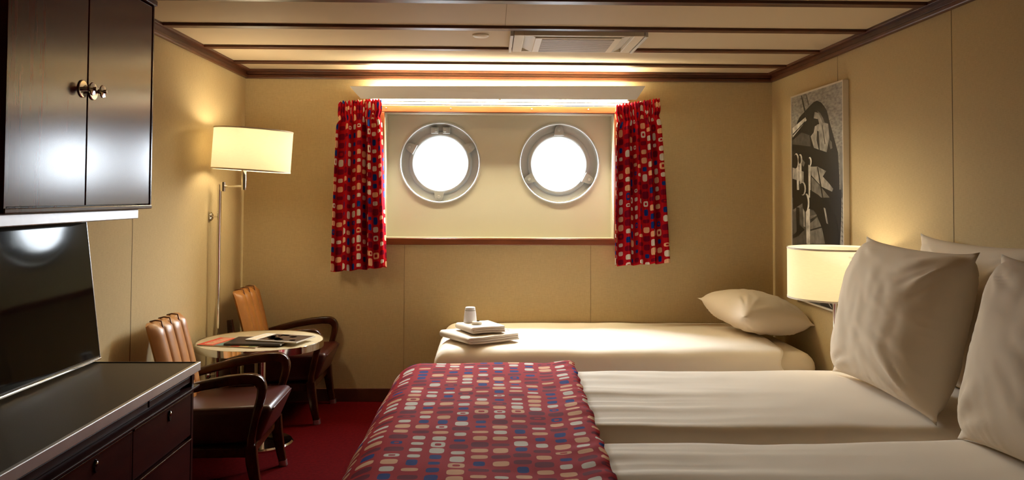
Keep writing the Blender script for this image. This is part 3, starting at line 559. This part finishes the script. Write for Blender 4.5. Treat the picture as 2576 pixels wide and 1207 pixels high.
# ------------------------------------------------------------------ armchairs
def armchair(x, y, rz, label):
    t = thing('armchair', label, 'chair', (x, y, 0), rz, 'wooden-armed leather chairs at the round table')
    # backrest: upright padded channels, reclined
    bm = BM(); hw, n_ch = .215, 4
    def outline(scale, zoff):
        pts = []
        n = 48
        for i in range(n+1):
            v = -1 + 2*i/n; lobe = abs(math.sin(PI*(v+1)/2*n_ch))**.55
            edge = (1-abs(v)**8)
            pts.append((v*hw, .028 + .020*lobe*edge*scale - .022*(1-edge)))
        for i in range(n+1):
            v = 1 - 2*i/n; pts.append((v*hw*.985, -.026*(1-abs(v)**6)))
        return pts
    rings = []
    NZ = 16
    for j in range(NZ+1):
        s = j/NZ; z = .34 + .416*s; cx = -.165 - .075*s - .025*s*s
        k = 1.0 if s < .95 else 1 - ((s-.95)/.05)**2*.5
        ring = []
        for yy, dx in outline(k, 0):
            lobe_top = .010*abs(math.sin(PI*(yy/hw+1)/2*n_ch))**.6*smooth01((s-.8)/.2)
            ring.append(bm.verts.new((cx + dx*k, yy*(1-.05*(1-s)), z + lobe_top - .006*smooth01((s-.8)/.2))))
        rings.append(ring)
    kk = len(rings[0])
    for j in range(NZ):
        for i in range(kk): bm.faces.new((rings[j][i], rings[j][(i+1) % kk], rings[j+1][(i+1) % kk], rings[j+1][i]))
    bm.faces.new(rings[0][::-1]); bm.faces.new(rings[-1])
    obj('backrest', bm, M['tan'], t, True, angle=60)
    bm = BM()
    for c in (-.5, 0, .5):
        pts = [(-.165-.075*s-.025*s*s+.030, c*hw, .345+.416*s) for s in [q/12 for q in range(13)]]
        pts += [(-.262, c*hw, .764), (-.285, c*hw, .758)]
        tube(bm, pts, .0035, 8)
    obj('piping', bm, M['piping'], t, True)
    # seat: thick wedge cushion
    bm = BM(); vs = box(bm, -.20, .285, -.218, .218, .225, .405, .028, 4)
    for v in bm.verts:
        f = (v.co.x+.2)/.485
        if v.co.z > .3: v.co.z += .014*math.sin(PI*(v.co.y+.218)/.436)*math.sin(PI*max(0, min(1, f))) - .02*(1-f)
        else: v.co.x -= .045*smooth01((f-.6)/.4); v.co.z += .02*f
    obj('seat', bm, M['brownl'], t, True, angle=50)
    bm = BM(); pts = [(.283, -.19, .39), (.283, .19, .39)]; tube(bm, [(.2835, -.195+.39*i/10, .386) for i in range(11)], .004, 8, (0, 0, 1)); obj('seat_piping', bm, M['brownl'], t, True)
    for s in (-1, 1):
        ys = s*.247
        path = [(-.255, .435), (-.20, .452), (-.10, .480), (0, .505), (.10, .523), (.17, .530)]
        for a in range(0, 91, 15):
            path.append((.205+.045*math.sin(math.radians(a)), .485+.045*math.cos(math.radians(a))))
        path += [(.245, .45), (.232, .40), (.218, .34), (.207, .28), (.204, .235)]
        P = [(px, ys, pz) for px, pz in path]; n = len(P)
        secs = []
        for i in range(n):
            q = i/(n-1); secs.append(rrect(.046 if q < .5 else .040, .034 + .012*math.sin(PI*min(1, q*1.2)), .010))
        bm = BM(); sweep(bm, P, secs, Vector((0, 1, 0))); obj('arm', bm, M['chairwood'], t, True, angle=50)
        # front leg, raked forward, with a pale foot cap
        lp = [(.204, ys, .245), (.210, ys*.99, .17), (.226, ys*.985, .08), (.240, ys*.98, .018)]
        bm = BM(); sweep(bm, lp, [rrect(w_, w2, .007) for w_, w2 in ((.040, .050), (.038, .050), (.033, .042), (.028, .036))], Vector((0, 1, 0))); lg = obj('leg', bm, M['chairwood'], t, True, angle=50)
        bm = BM(); sweep(bm, [(.2385, ys*.98, .026), (.243, ys*.98, 0)], rrect(.031, .039, .007), Vector((0, 1, 0))); obj('foot_cap', bm, M['steel'], lg, True, angle=50)
        # rear leg carries the back
        rp = [(-.275, s*.228, .60), (-.262, s*.230, .50), (-.245, s*.232, .40), (-.240, s*.232, .28), (-.262, s*.230, .12), (-.290, s*.228, 0)]
        bm = BM(); sweep(bm, rp, [rrect(.026, w_, .006) for w_ in (.030, .040, .048, .048, .040, .032)], Vector((0, 1, 0))); obj('leg', bm, M['chairwood'], t, True, angle=50)
    bm = BM(); box(bm, -.235, .205, -.232, .232, .185, .228, .006); obj('seat_rail', bm, M['chairwood'], t)
    return t
armchair(-1.252, 3.897, math.radians(2), 'tan leather armchair with dark wooden arms standing beside the dresser')
armchair(-1.250, 5.128, math.radians(0), 'tan leather armchair with dark wooden arms in the corner behind the round table')

# ------------------------------------------------------------------ round table and what lies on it
TX, TY, TZ, TR = -1.238, 4.512, .548, .332
t = thing('side_table', 'round pedestal table with cream top and chrome rim between the two armchairs', 'table', (TX, TY, 0))
bm = BM(); lathe(bm, [(0, TZ-.026), (TR-.012, TZ-.026), (TR-.004, TZ-.002), (TR-.006, TZ), (0, TZ)], n=80); obj('tabletop', bm, M['tablelam'], t, True, angle=30)
bm = BM(); lathe(bm, [(TR-.004, TZ-.034), (TR, TZ-.034), (TR+.001, TZ+.001), (TR-.001, TZ+.003), (TR-.0045, TZ+.001)], n=80, closed=True); obj('rim', bm, M['chrome'], t, True, angle=40)
bm = BM(); lathe(bm, [(.0, TZ-.05), (.12, TZ-.05), (.12, TZ-.034), (.0, TZ-.034)], n=40); obj('mount_plate', bm, M['black'], t)
bm = BM(); lathe(bm, [(.030, .022), (.030, TZ-.05)], n=32); obj('column', bm, M['chrome'], t, True, angle=40)
bm = BM(); lathe(bm, [(0, 0), (.178, 0), (.178, .008), (.170, .016), (.06, .024), (.032, .03), (0, .03)], n=64); obj('base', bm, M['chrome'], t, True, angle=40)
def sheetlet(bm, x0, x1, y0, y1, z, mi, h=.0006): box(bm, x0, x1, y0, y1, z, z+h, 0, mi=mi)
# red magazine, local x along its long edge
t = thing('magazine', 'magazine with a red masthead lying lowest on the round table', 'magazine', (-1.335, 4.425, TZ+.001), math.radians(-14))
bm = BM(); box(bm, -.168, .168, -.112, .112, 0, .004, .001); obj('pages', bm, M['paper'], t)
bm = BM(); box(bm, -.169, .169, -.113, .113, .004, .0046); sheetlet(bm, -.168, -.075, -.112, .112, .0046, 1)
sheetlet(bm, -.07, .165, -.02, .108, .0046, 3); sheetlet(bm, -.07, .02, -.11, -.03, .0046, 4); sheetlet(bm, .03, .07, -.112, -.05, .0046, 1)
sheetlet(bm, .072, .12, -.108, -.045, .0046, 5); sheetlet(bm, .122, .165, -.11, -.03, .0046, 3)
for i in range(7):
    y = -.088 + i*.028
    for dy in (0, .012): box(bm, -.142, -.088, y+dy, y+dy+.006, .0051, .0056, mi=2)
    box(bm, -.118 if i % 2 else -.142, -.112 if i % 2 else -.136, y, y+.018, .0051, .0056, mi=2)
obj('cover', bm, [M['magskin'], M['magred'], M['maglet'], M['maggreen'], M['magteal'], M['magyel']], t)
# black folder
t = thing('folder', 'black information folder with a pale pen-like mark, on the red magazine', 'folder', (-1.222, 4.424, TZ+.0072), math.radians(-3))
bm = BM(); box(bm, -.148, .148, -.108, .108, .008, .0095, .0006); box(bm, -.148, .148, -.108, .108, 0, .0015, .0006); box(bm, -.148, .140, -.108, -.1065, 0, .0095); obj('cover', bm, M['black'], t)
bm = BM(); box(bm, -.144, .146, -.104, .104, .0016, .0079); obj('pages', bm, M['paper'], t)
bm = BM(); box(bm, -.02, .022, -.004, .004, .0095, .0100, mat=Matrix.Rotation(math.radians(50), 4, 'Z')); obj('emblem', bm, M['paper'], t)
# food magazine on top
t = thing('magazine', 'magazine with a dark food photograph on its cover, topmost on the black folder', 'magazine', (-1.118, 4.464, TZ+.0172), math.radians(-17))
bm = BM(); box(bm, -.150, .150, -.100, .100, 0, .006, .001); obj('pages', bm, M['paper'], t)
bm = BM(); rnd = random.Random(5)
box(bm, -.151, .151, -.101, .101, .006, .0066); sheetlet(bm, -.085, .146, -.092, .095, .0066, 1)
for i in range(13):
    x, y = rnd.uniform(-.06, .12), rnd.uniform(-.075, .075); r_ = rnd.uniform(.010, .024); n = 12
    k = rnd.choice((0, 2, 2, 0, 3))
    lathe(bm, [(0, .0072), (r_, .0072)], (x, y, .00008*i), 'Z', 12, mi=k)
for i in range(6): box(bm, -.138, -.098, -.085+i*.028, -.070+i*.028, .0066, .0071, mi=4)
obj('cover', bm, [M['paper'], M['magbrown'], M['magskin'], M['magred'], M['maglet']], t)

# ------------------------------------------------------------------ lamps
WARM = (1.0, .84, .56)
t = thing('swing_arm_lamp', 'chrome swing-arm standing lamp with a lit white drum shade, bracketed to the wall', 'lamp', (-1.555, 4.775, 0))
bm = BM(); lathe(bm, [(0, 0), (.05, 0), (.05, .010), (.02, .018), (.013, .03)], (0, 0, 0), n=40); 
obj('base', bm, M['chrome'], t, True, angle=40)
bm = BM(); lathe(bm, [(.0105, .02), (.0105, 1.345), (.012, 1.35), (.012, 1.385), (.006, 1.392), (0, 1.392)], n=24); obj('pole', bm, M['chrome'], t, True, angle=40)
for z in (1.205, .309):
    bm = BM(); lathe(bm, [(0, -.0525), (.024, -.0525), (.026, -.046), (.016, -.036), (.005, -.033), (.0045, -.008)], (0, 0, z), 'X', 32); obj('wall_bracket', bm, M['chrome'], t, True, angle=50)
bm = BM()
tube(bm, [(.01, 0, 1.378), (.165, -.095, 1.378)], .0065, 14, (0, 0, 1))
lathe(bm, [(0, 1.350), (.014, 1.350), (.014, 1.402), (0, 1.402)], (.022, -.012, 0), n=20); lathe(bm, [(0, 1.358), (.013, 1.358), (.013, 1.395), (0, 1.395)], (.165, -.095, 0), n=20)
obj('arm', bm, M['chrome'], t, True, angle=40)
SX, SY, SZ = .165, -.095, 1.575
bm = BM(); lathe(bm, [(0, 1.39), (.0135, 1.39), (.0135, 1.53), (.018, 1.535), (.018, 1.56), (0, 1.56)], (SX, SY, 0), n=20); obj('socket', bm, M['chrome'], t, True, angle=40)
def drum(parent, c, r, h, rot, edge=True, spider=True):
    bm = BM(); lathe(bm, [(r, -h/2), (r, h/2), (r-.0015, h/2), (r-.0015, -h/2)], n=80, closed=True)
    mt = Matrix.Translation(c) @ rot; bmesh.ops.transform(bm, matrix=mt, verts=bm.verts)
    sh = obj('lamp_shade', bm, M['shade'], parent, True, angle=40)
    for z in (-h/2+.003, h/2-.003):
        bm = BM(); lathe(bm, [(r+.0012, z-.004), (r+.0012, z+.004), (r-.0028, z+.004), (r-.0028, z-.004)], n=80, closed=True)
        bmesh.ops.transform(bm, matrix=mt, verts=bm.verts); obj('edging', bm, M['shadeedge'], sh, True, angle=40)
    bm = BM()
    for k in range(3):
        a = 2*PI*k/3+.4; tube(bm, [(0, 0, 0), (math.cos(a)*(r-.003), math.sin(a)*(r-.003), h/2-.03)], .002, 6, (0, 0, 1))
    bmesh.ops.transform(bm, matrix=mt, verts=bm.verts); obj('spider', bm, M['steel'], sh, True)
drum(t, (SX+.046, SY, SZ+.005), .214, .232, Matrix.Rotation(math.radians(3.4), 4, 'Y'))
bm = BM(); lathe(bm, [(0, 1.56), (.012, 1.562), (.028, 1.59), (.030, 1.61), (.022, 1.632), (0, 1.640)], (SX, SY, 0), n=24); obj('bulb', bm, M['bulb'], t, True)
l1 = lamp('swing_lamp_light', (-1.555+SX+.045, 4.775+SY-.0, 1.60), 12.5, WARM, .075)

t = thing('standing_lamp', 'chrome pole lamp with a glowing cream drum shade between the single bed and the pillows', 'lamp', (1.615, 3.86, 0))
bm = BM(); lathe(bm, [(0, 0), (.13, 0), (.13, .012), (.02, .022), (.014, .035)], n=48); obj('base', bm, M['chrome'], t, True, angle=40)
bm = BM(); lathe(bm, [(.014, .03), (.014, .90), (0, .90)], n=28); obj('pole', bm, M['chrome'], t, True, angle=40)
bm = BM(); lathe(bm, [(0, .90), (.018, .90), (.018, .94), (0, .94)], n=20); obj('socket', bm, M['chrome'], t, True, angle=40)
drum(t, (0, 0, .978), .216, .236, Matrix.Identity(4))
bm = BM(); lathe(bm, [(0, .94), (.012, .942), (.026, .965), (.028, .985), (.02, 1.005), (0, 1.012)], n=24); obj('bulb', bm, M['bulb'], t, True)
l2 = lamp('standing_lamp_light', (1.615, 3.86, .985), 5.5, WARM, .06)

# ------------------------------------------------------------------ framed photograph
PY0, PY1, PZ0, PZ1 = 4.243, 4.995, .722, 1.944
t = thing('framed_photograph', 'tall black-and-white photograph of a ship deck in a pale frame on the wall', 'picture', (XR, (PY0+PY1)/2, PZ0))
ox, oy, oz = XR, (PY0+PY1)/2, PZ0
bm = BM(); fx = XR-.032; e = .009
box(bm, fx, XR-.001, PY0, PY0+e, PZ0, PZ1, .001); box(bm, fx, XR-.001, PY1-e, PY1, PZ0, PZ1, .001)
box(bm, fx, XR-.001, PY0+e, PY1-e, PZ0, PZ0+e, .001); box(bm, fx, XR-.001, PY0+e, PY1-e, PZ1-e, PZ1, .001)
obj('frame', rel(bm), M['gframe'], t)
bm = BM(); box(bm, fx+.004, XR-.004, PY0+e, PY1-e, PZ0+e, PZ1-e, mi=6)
for i, (c, pts) in enumerate(PRINT):
    x = fx+.0038 - i*.00004
    poly(bm, [(x, PY1-e-(PY1-PY0-2*e)*s, PZ1-e-(PZ1-PZ0-2*e)*v) for s, v in pts], c)
KEEP.add(id(bm))
bmesh.ops.translate(bm, verts=bm.verts, vec=(-ox, -oy, -oz))
obj('print', bm, [M['g%d' % k] for k in range(6)] + [M['gsea']], t)

# ------------------------------------------------------------------ beds
def drape(x0, x1, y0, y1, ztop, drop, r, step=.03, zf=None, uvoff=(0, 0)):
    """cloth laid over a block; drop = how far it hangs past each edge: (x0, x1, y0, y1)"""
    arc = r*(PI/2-1)
    def axis(a, b, da, db):
        lo = -(da+arc) if da else 0; hi = (db+arc) if db else 0
        L = (b-a) + hi - lo; n = max(4, int(L/step)); return [a + lo + L*i/n for i in range(n+1)]
    xs, ys = axis(x0, x1, drop[0], drop[1]), axis(y0, y1, drop[2], drop[3])
    fx0, fx1 = x0 + (r if drop[0] else 0), x1 - (r if drop[1] else 0)
    fy0, fy1 = y0 + (r if drop[2] else 0), y1 - (r if drop[3] else 0)
    bm = BM(); uvl = bm.loops.layers.uv.new('UVMap'); G = []
    for sx in xs:
        row = []
        for sy in ys:
            cx, cy = min(max(sx, fx0), fx1), min(max(sy, fy0), fy1)
            ax, ay = sx-cx, sy-cy; rho = max(abs(ax), abs(ay)); p = Vector((cx, cy, ztop))
            if rho > 1e-9:
                d_ = Vector((ax, ay)); d_ = d_/d_.length; th = min(rho/r, PI/2)
                o = r*math.sin(th); p += Vector((d_.x*o, d_.y*o, -(r*(1-math.cos(th)) + max(0, rho - r*PI/2))))
            row.append((bm.verts.new(p), (sx+uvoff[0], sy+uvoff[1]), (sx, sy)))
        G.append(row)
    for i in range(len(xs)-1):
        for j in range(len(ys)-1):
            q = (G[i][j], G[i+1][j], G[i+1][j+1], G[i][j+1]); f = bm.faces.new([a[0] for a in q])
            for l, a in zip(f.loops, q): l[uvl].uv = a[1]
    bm.normal_update()
    if zf:
        offs = [(a[0], a[0].normal.copy(), zf(a[2][0], a[2][1], a[0].co)) for row in G for a in row]
        for v, n, k in offs: v.co += n*k
    KEEP.add(id(bm))
    return bm
def bed(name, label, x0, x1, y0, y1, ztop, leg_h=.16, mat=None):
    t = thing(name, label, 'bed', ((x0+x1)/2, (y0+y1)/2, 0), 0, 'twin beds pushed together' if name == 'bed' else None)
    global ox, oy, oz
    ox, oy, oz = (x0+x1)/2, (y0+y1)/2, 0
    bm = BM(); vs = box(bm, x0, x1, y0, y1, leg_h+.14, ztop, .09, 5); obj('mattress', rel(bm), M['mattress'], t, True, angle=60)
    bm = BM(); box(bm, x0+.01, x1, y0+.01, y1-.01, leg_h, leg_h+.138, .01); obj('base', rel(bm), M['dresswood'], t)
    for a in (x0+.06, x1-.06):
        for b_ in (y0+.06, y1-.06):
            bm = BM(); lathe(bm, [(.018, 0), (.026, leg_h)], (a, b_, 0), n=16); obj('leg', rel(bm), M['dresswood'], t, True, angle=40)
    return t
def cloth_obj(name, bm, mat, th=.008, label=None, cat=None, group=None):
    o = obj(name, bm, mat, None, True); so = o.modifiers.new('cloth_thickness', 'SOLIDIFY'); so.thickness = th; so.offset = -1
    return tag(o, label, cat, group)
HEAD = 1.80
bed('bed', 'wide white bed nearest the single bed, one of two pushed together', -.35, HEAD, 2.625, 3.555, .568)
bed('bed', 'wide white bed in the foreground, one of two pushed together', -.35, HEAD, 1.62, 2.545, .568)
def folds(seed, ymid, crown=.012):
    def f(x, y, co):
        k = fbm(Vector((x*2.2, y*2.2, seed)), 3)*.006
        g = max(0, 1-abs(x-.30)/1.0) if x > .30 else smooth01((x-.05)/.22)
        rip = abs(noise.noise(Vector((x*.9+seed, y*15, seed*1.7))))**.7 - .45
        rip2 = noise.noise(Vector((x*.8, y*7+seed, 3.1)))
        long_ = (rip*.017*g*g + rip2*.008*g)
        c = crown*math.cos(max(-1, min(1, (y-ymid)/.5))*PI/2)
        big = .010*noise.noise(Vector((x*1.3+seed, y*1.0, 9.2)))
        c *= smooth01((x-.10)/.35); big *= smooth01((x-.05)/.3)
        return k + (long_ + c + big)*(1 if co.z > .5 else .35)
    return f
folds_far, folds_near = folds(2.0, 3.09), folds(7.0, 2.08)
cloth_obj('duvet', drape(-.375, 1.79, 2.590, 3.590, .594, (.20, 0, .10, .30), .10, .02, folds_far), M['sheet'], .010,
          'white duvet on the bed nearer the single bed, with lengthwise creases', 'duvet', 'white duvets')
cloth_obj('duvet', drape(-.375, 1.79, 1.585, 2.578, .594, (.20, 0, .30, .10), .10, .02, folds_near), M['sheet'], .010,
          'white duvet on the bed in the foreground, in front of the crease between the beds', 'duvet', 'white duvets')
def throwf(x, y, co):
    k = .016 + fbm(Vector((x*2.2, y*2.2, 5.5)), 3)*.004 + .008*abs(noise.noise(Vector((x*2.5+y*3, y*1.2-x*2, 8.8))))
    hem = smooth01((x-.19)/.12)
    k += hem*(.014 + .002*math.sin(y*46+3*math.sin(y*9)) + .004*noise.noise(Vector((x*20, y*22, 1)))) 
    if co.z < .5: k += .012*math.sin(y*17+math.sin(y*5)) * smooth01((.55-co.z)/.2)
    return k + .010
def shear_hem(bm):
    for v in bm.verts:
        if v.co.x > 0:
            w_ = v.co.x/.33; v.co.x += (.026*(v.co.y-2.6) + .003*math.sin(v.co.y*38+2*math.sin(v.co.y*8)))*w_
            v.co.z -= .010*smooth01((w_-.93)/.07)
    return bm
cloth_obj('bed_throw', shear_hem(drape(-.395, .325, 1.565, 3.608, .602, (.40, 0, .30, .22), .118, .0155, throwf)), M['cloth'], .006,
          'red pebble-print throw across the foot of both wide beds', 'throw')

# single bed against the back wall
bed('single_bed', 'single bed with white cover along the wall under the portholes', -.27, 1.79, 4.485, 5.39, .482)
def sf(x, y, co):
    k = fbm(Vector((x*2.0, y*3, 12.)), 3)*.007 + .008*math.cos(max(-1, min(1, (y-4.94)/.46))*PI/2)
    k += .010*noise.noise(Vector((x*3.2, y*.6, co.z*3)))*(1 if y < 4.55 else .2)
    if x < -.2: k += .007*noise.noise(Vector((x*2, y*16, co.z*2)))
    return k
bm = drape(-.305, 1.585, 4.455, 5.408, .507, (.30, 0, .30, .0), .09, .02, sf)
for v in bm.verts:
    if v.co.x > 1.45: v.co.z -= .006*smooth01((v.co.x-1.5)/.085); v.co.x += .018*math.sin(v.co.z*40)
cloth_obj('bed_cover', bm, M['sheet'], .006, 'white cover spread over the single bed under the portholes', 'bedspread')

# ------------------------------------------------------------------ pillows
def soft(v): return math.sqrt(v*v + .008)
def pillow(label, w, h, th, mw, seed, group, mat=None, wr=1.0, sag=.0, ear=.055):
    bm = BM(); N_ = 56
    def pt(u, v, side):
        cu, cv = 1 - ear*(1-v*v)**1.0*abs(u)**3, 1 - ear*(1-u*u)**1.0*abs(v)**3
        x, y = w/2*u*cu, h/2*v*cv
        kx = 1 + .035*abs(u)**9*abs(v)**9; x *= kx; y *= kx
        rho = (abs(u)**9 + abs(v)**9)**(1/9); e_ = .62*max(0, 1-rho**2.3) + .38*max(0, 1-u*u)*max(0, 1-v*v)
        z = th/2*e_**.56 + .007*(max(0, 1-u*u)*max(0, 1-v*v))**.3
        r2 = noise.noise(Vector((u*1.6+seed, v*1.6, side*3.3)))*.013*e_
        # creases that run in from the corners and seams
        cr = 0
        for (a, b_) in ((-1, -1), (1, -1), (-1, 1), (1, 1)):
            dx, dy = u-a, v-b_; d_ = math.hypot(dx, dy)
            if d_ < 1.3:
                ang = math.atan2(dy, dx); cr += (soft(noise.noise(Vector((ang*4.2+seed, d_*.7, a+2*b_+side))))-.22)*.030*math.exp(-((d_-.45)/.30)**2)
        edge = soft(noise.noise(Vector((u*9+seed, v*1.2, side))))*.010*math.exp(-((1-abs(v))/.18)**2) + soft(noise.noise(Vector((u*1.2, v*9+seed, side))))*.010*math.exp(-((1-abs(u))/.18)**2)
        fol = (soft(noise.noise(Vector((u*4.2+.6*v+seed*2, v*1.1, side*5.)))) - .2)*.009*e_ + (soft(noise.noise(Vector(((u*.5+v)*4.6+seed, (u-v)*1.1, side*7.))))-.2)*.012*e_*smooth01(u+.6)
        cr += fol
        dia = (soft(noise.noise(Vector(((u+v)*2.6+seed, (u-v)*.8, side*2.))))-.25)*.012*e_
        z += (r2 + (cr + edge + dia)*min(1, e_*3))*wr
        y -= sag*(1-v)*e_*0
        return Vector((x, y, z*side + sag*(u*u)*.5))
    top = [[bm.verts.new(pt(-1+2*i/N_, -1+2*j/N_, 1)) for j in range(N_+1)] for i in range(N_+1)]
    bot = [[top[i][j] if i in (0, N_) or j in (0, N_) else bm.verts.new(pt(-1+2*i/N_, -1+2*j/N_, -1)) for j in range(N_+1)] for i in range(N_+1)]
    for i in range(N_):
        for j in range(N_):
            bm.faces.new((top[i][j], top[i+1][j], top[i+1][j+1], top[i][j+1]))
            bm.faces.new((bot[i][j+1], bot[i+1][j+1], bot[i+1][j], bot[i][j]))
    KEEP.add(id(bm))
    o = obj('pillow', bm, mat or M['pillow'], None, True)
    o.matrix_world = mw
    return tag(o, label, 'pillow', group)
def lean(c, ex, ey):
    """frame: local x along ex, local y along ey (made square to ex), z out of the face"""
    ex = Vector(ex).normalized(); ey = Vector(ey); ey = (ey - ex*ey.dot(ex)).normalized(); ez = ex.cross(ey)
    mt = Matrix((ex, ey, ez)).transposed().to_4x4(); mt.translation = c; return mt
G1 = 'pillows propped at the head of the wide beds'
pillow('plump white pillow propped upright on the bed nearer the standing lamp', .74, .56, .29, lean((1.503, 3.045, .882), (.03, -1, -.02), (.26, 0, 1)), 1.3, G1)
pillow('white pillow behind the propped one, against the wall near the standing lamp', .74, .56, .13, lean((1.764, 3.02, .892), (.02, -1, -.01), (.08, 0, 1)), 5.1, G1)
pillow('white pillow in the foreground, cut off by the edge of the view', .74, .56, .29, lean((1.505, 2.13, .880), (.03, -1, 0), (.26, 0, 1)), 8.7, G1)
pillow('small white pillow lying askew on the single bed below the framed photograph', .58, .45, .23, lean((1.580, 4.96, .646), (.20, -1, -.06), (1, .2, -.14)), 3.9, None, wr=.8)

# ------------------------------------------------------------------ towels, tumbler, soap on the single bed
def towel(label, c, ax_fold, ax_len, w, l, layers, lt, group):
    """folded terry towel: a spiral of cloth swept along its fold line"""
    prof = []
    H_ = layers*lt
    # cross-section (p along length, q up): outer wrap then inner leaves
    bm = BM(); ex = Vector(ax_len).normalized(); ef = Vector(ax_fold).normalized(); ez = Vector((0, 0, 1)); c = Vector(c)
    R_ = H_/2 - lt/2
    path = [(l, lt*.5)] + [(l*(1-k/8) + R_*(k/8), lt*.5) for k in range(1, 9)]
    path += [(R_ - R_*math.sin(math.radians(a)), lt*.5 + R_ - R_*math.cos(math.radians(a))) for a in range(15, 180, 15)]
    path += [(R_ + (l*.985-R_)*k/8, H_-lt*.5) for k in range(0, 9)]
    paths = [path]
    for k in range(1, layers-1):
        q = lt*(k+.5); paths.append([(R_*.55 + (l*(.97+.02*(k % 2))-R_*.55)*i/6, q) for i in range(7)])
    for pth in paths:
        pts = []
        for p_, q in pth:
            pts.append(c + ex*p_ + ez*q)
        secs = rrect(w*(1 if pth is path else .985), lt*.97, lt*.45, 4)
        mid = [p + ef*(w/2) for p in pts]
        sweep(bm, mid, secs, ef)
    for v in bm.verts: v.co += Vector((.004, .004, .0045))*noise.noise(v.co*13)
    o = obj('towel', bm, M['towel'], None, True, angle=60)
    return tag(o, label, 'towel', group)
ZB = .5235
towel('larger folded cream towel, lowest in the stack on the single bed', (-.118, 4.505, ZB), (-.50, .80, 0), (.80, .50, 0), .33, .325, 3, .0125, 'folded towels on the single bed')
towel('smaller folded cream towel on top of the larger one, under the tumbler', (-.105, 4.585, ZB+.0450), (-.42, .90, 0), (.50, .80, 0) if 0 else (.90, .42, 0), .23, .205, 3, .0118, 'folded towels on the single bed')
ZT = ZB+.0450+.0350
t = thing('drinking_tumbler', 'upside-down wrapped tumbler standing on the smaller towel', 'glass', (-.120, 4.80, ZT))
bm = BM(); lathe(bm, [(.037, 0), (.0385, .004), (.033, .055), (.030, .072), (.0285, .080), (.024, .084), (0, .084)], n=40); obj('wrapper', bm, M['tumbler'], t, True, angle=60)
bm = BM(); lathe(bm, [(.0308, .066), (.0312, .069), (.0302, .0725)], n=40); lathe(bm, [(.0288, .083), (.026, .0865), (.02, .0872), (0, .0872)], n=40); obj('glass_base', bm, M['portpaint'], t, True, angle=60)
t = thing('soap', 'small round soap with a dark printed label beside the tumbler', 'soap', (-.080, 4.715, ZT))
bm = BM(); lathe(bm, [(0, 0), (.026, 0), (.0285, .004), (.0285, .013), (.026, .017), (0, .0172)], n=36); obj('body', bm, M['cream'], t, True, angle=60)
bm = BM(); lathe(bm, [(0, .0178), (.018, .0178), (.018, .0172)], n=28); obj('label_disc', bm, M['steel'], t)
bm = BM(); box(bm, -.002, .014, -.006, .009, .0178, .0184, .002); obj('printed_mark', bm, M['black'], t)
t = thing('sachet', 'tiny pale sachet with a dark mark lying at the end of the towels', 'sachet', (.088, 4.80, ZB+.038), math.radians(-20))
bm = BM(); box(bm, -.024, .024, -.014, .014, 0, .004, .0015); obj('packet', bm, M['paper'], t)
bm = BM(); box(bm, .004, .013, -.008, .008, .004, .0046); obj('printed_mark', bm, M['black'], t)
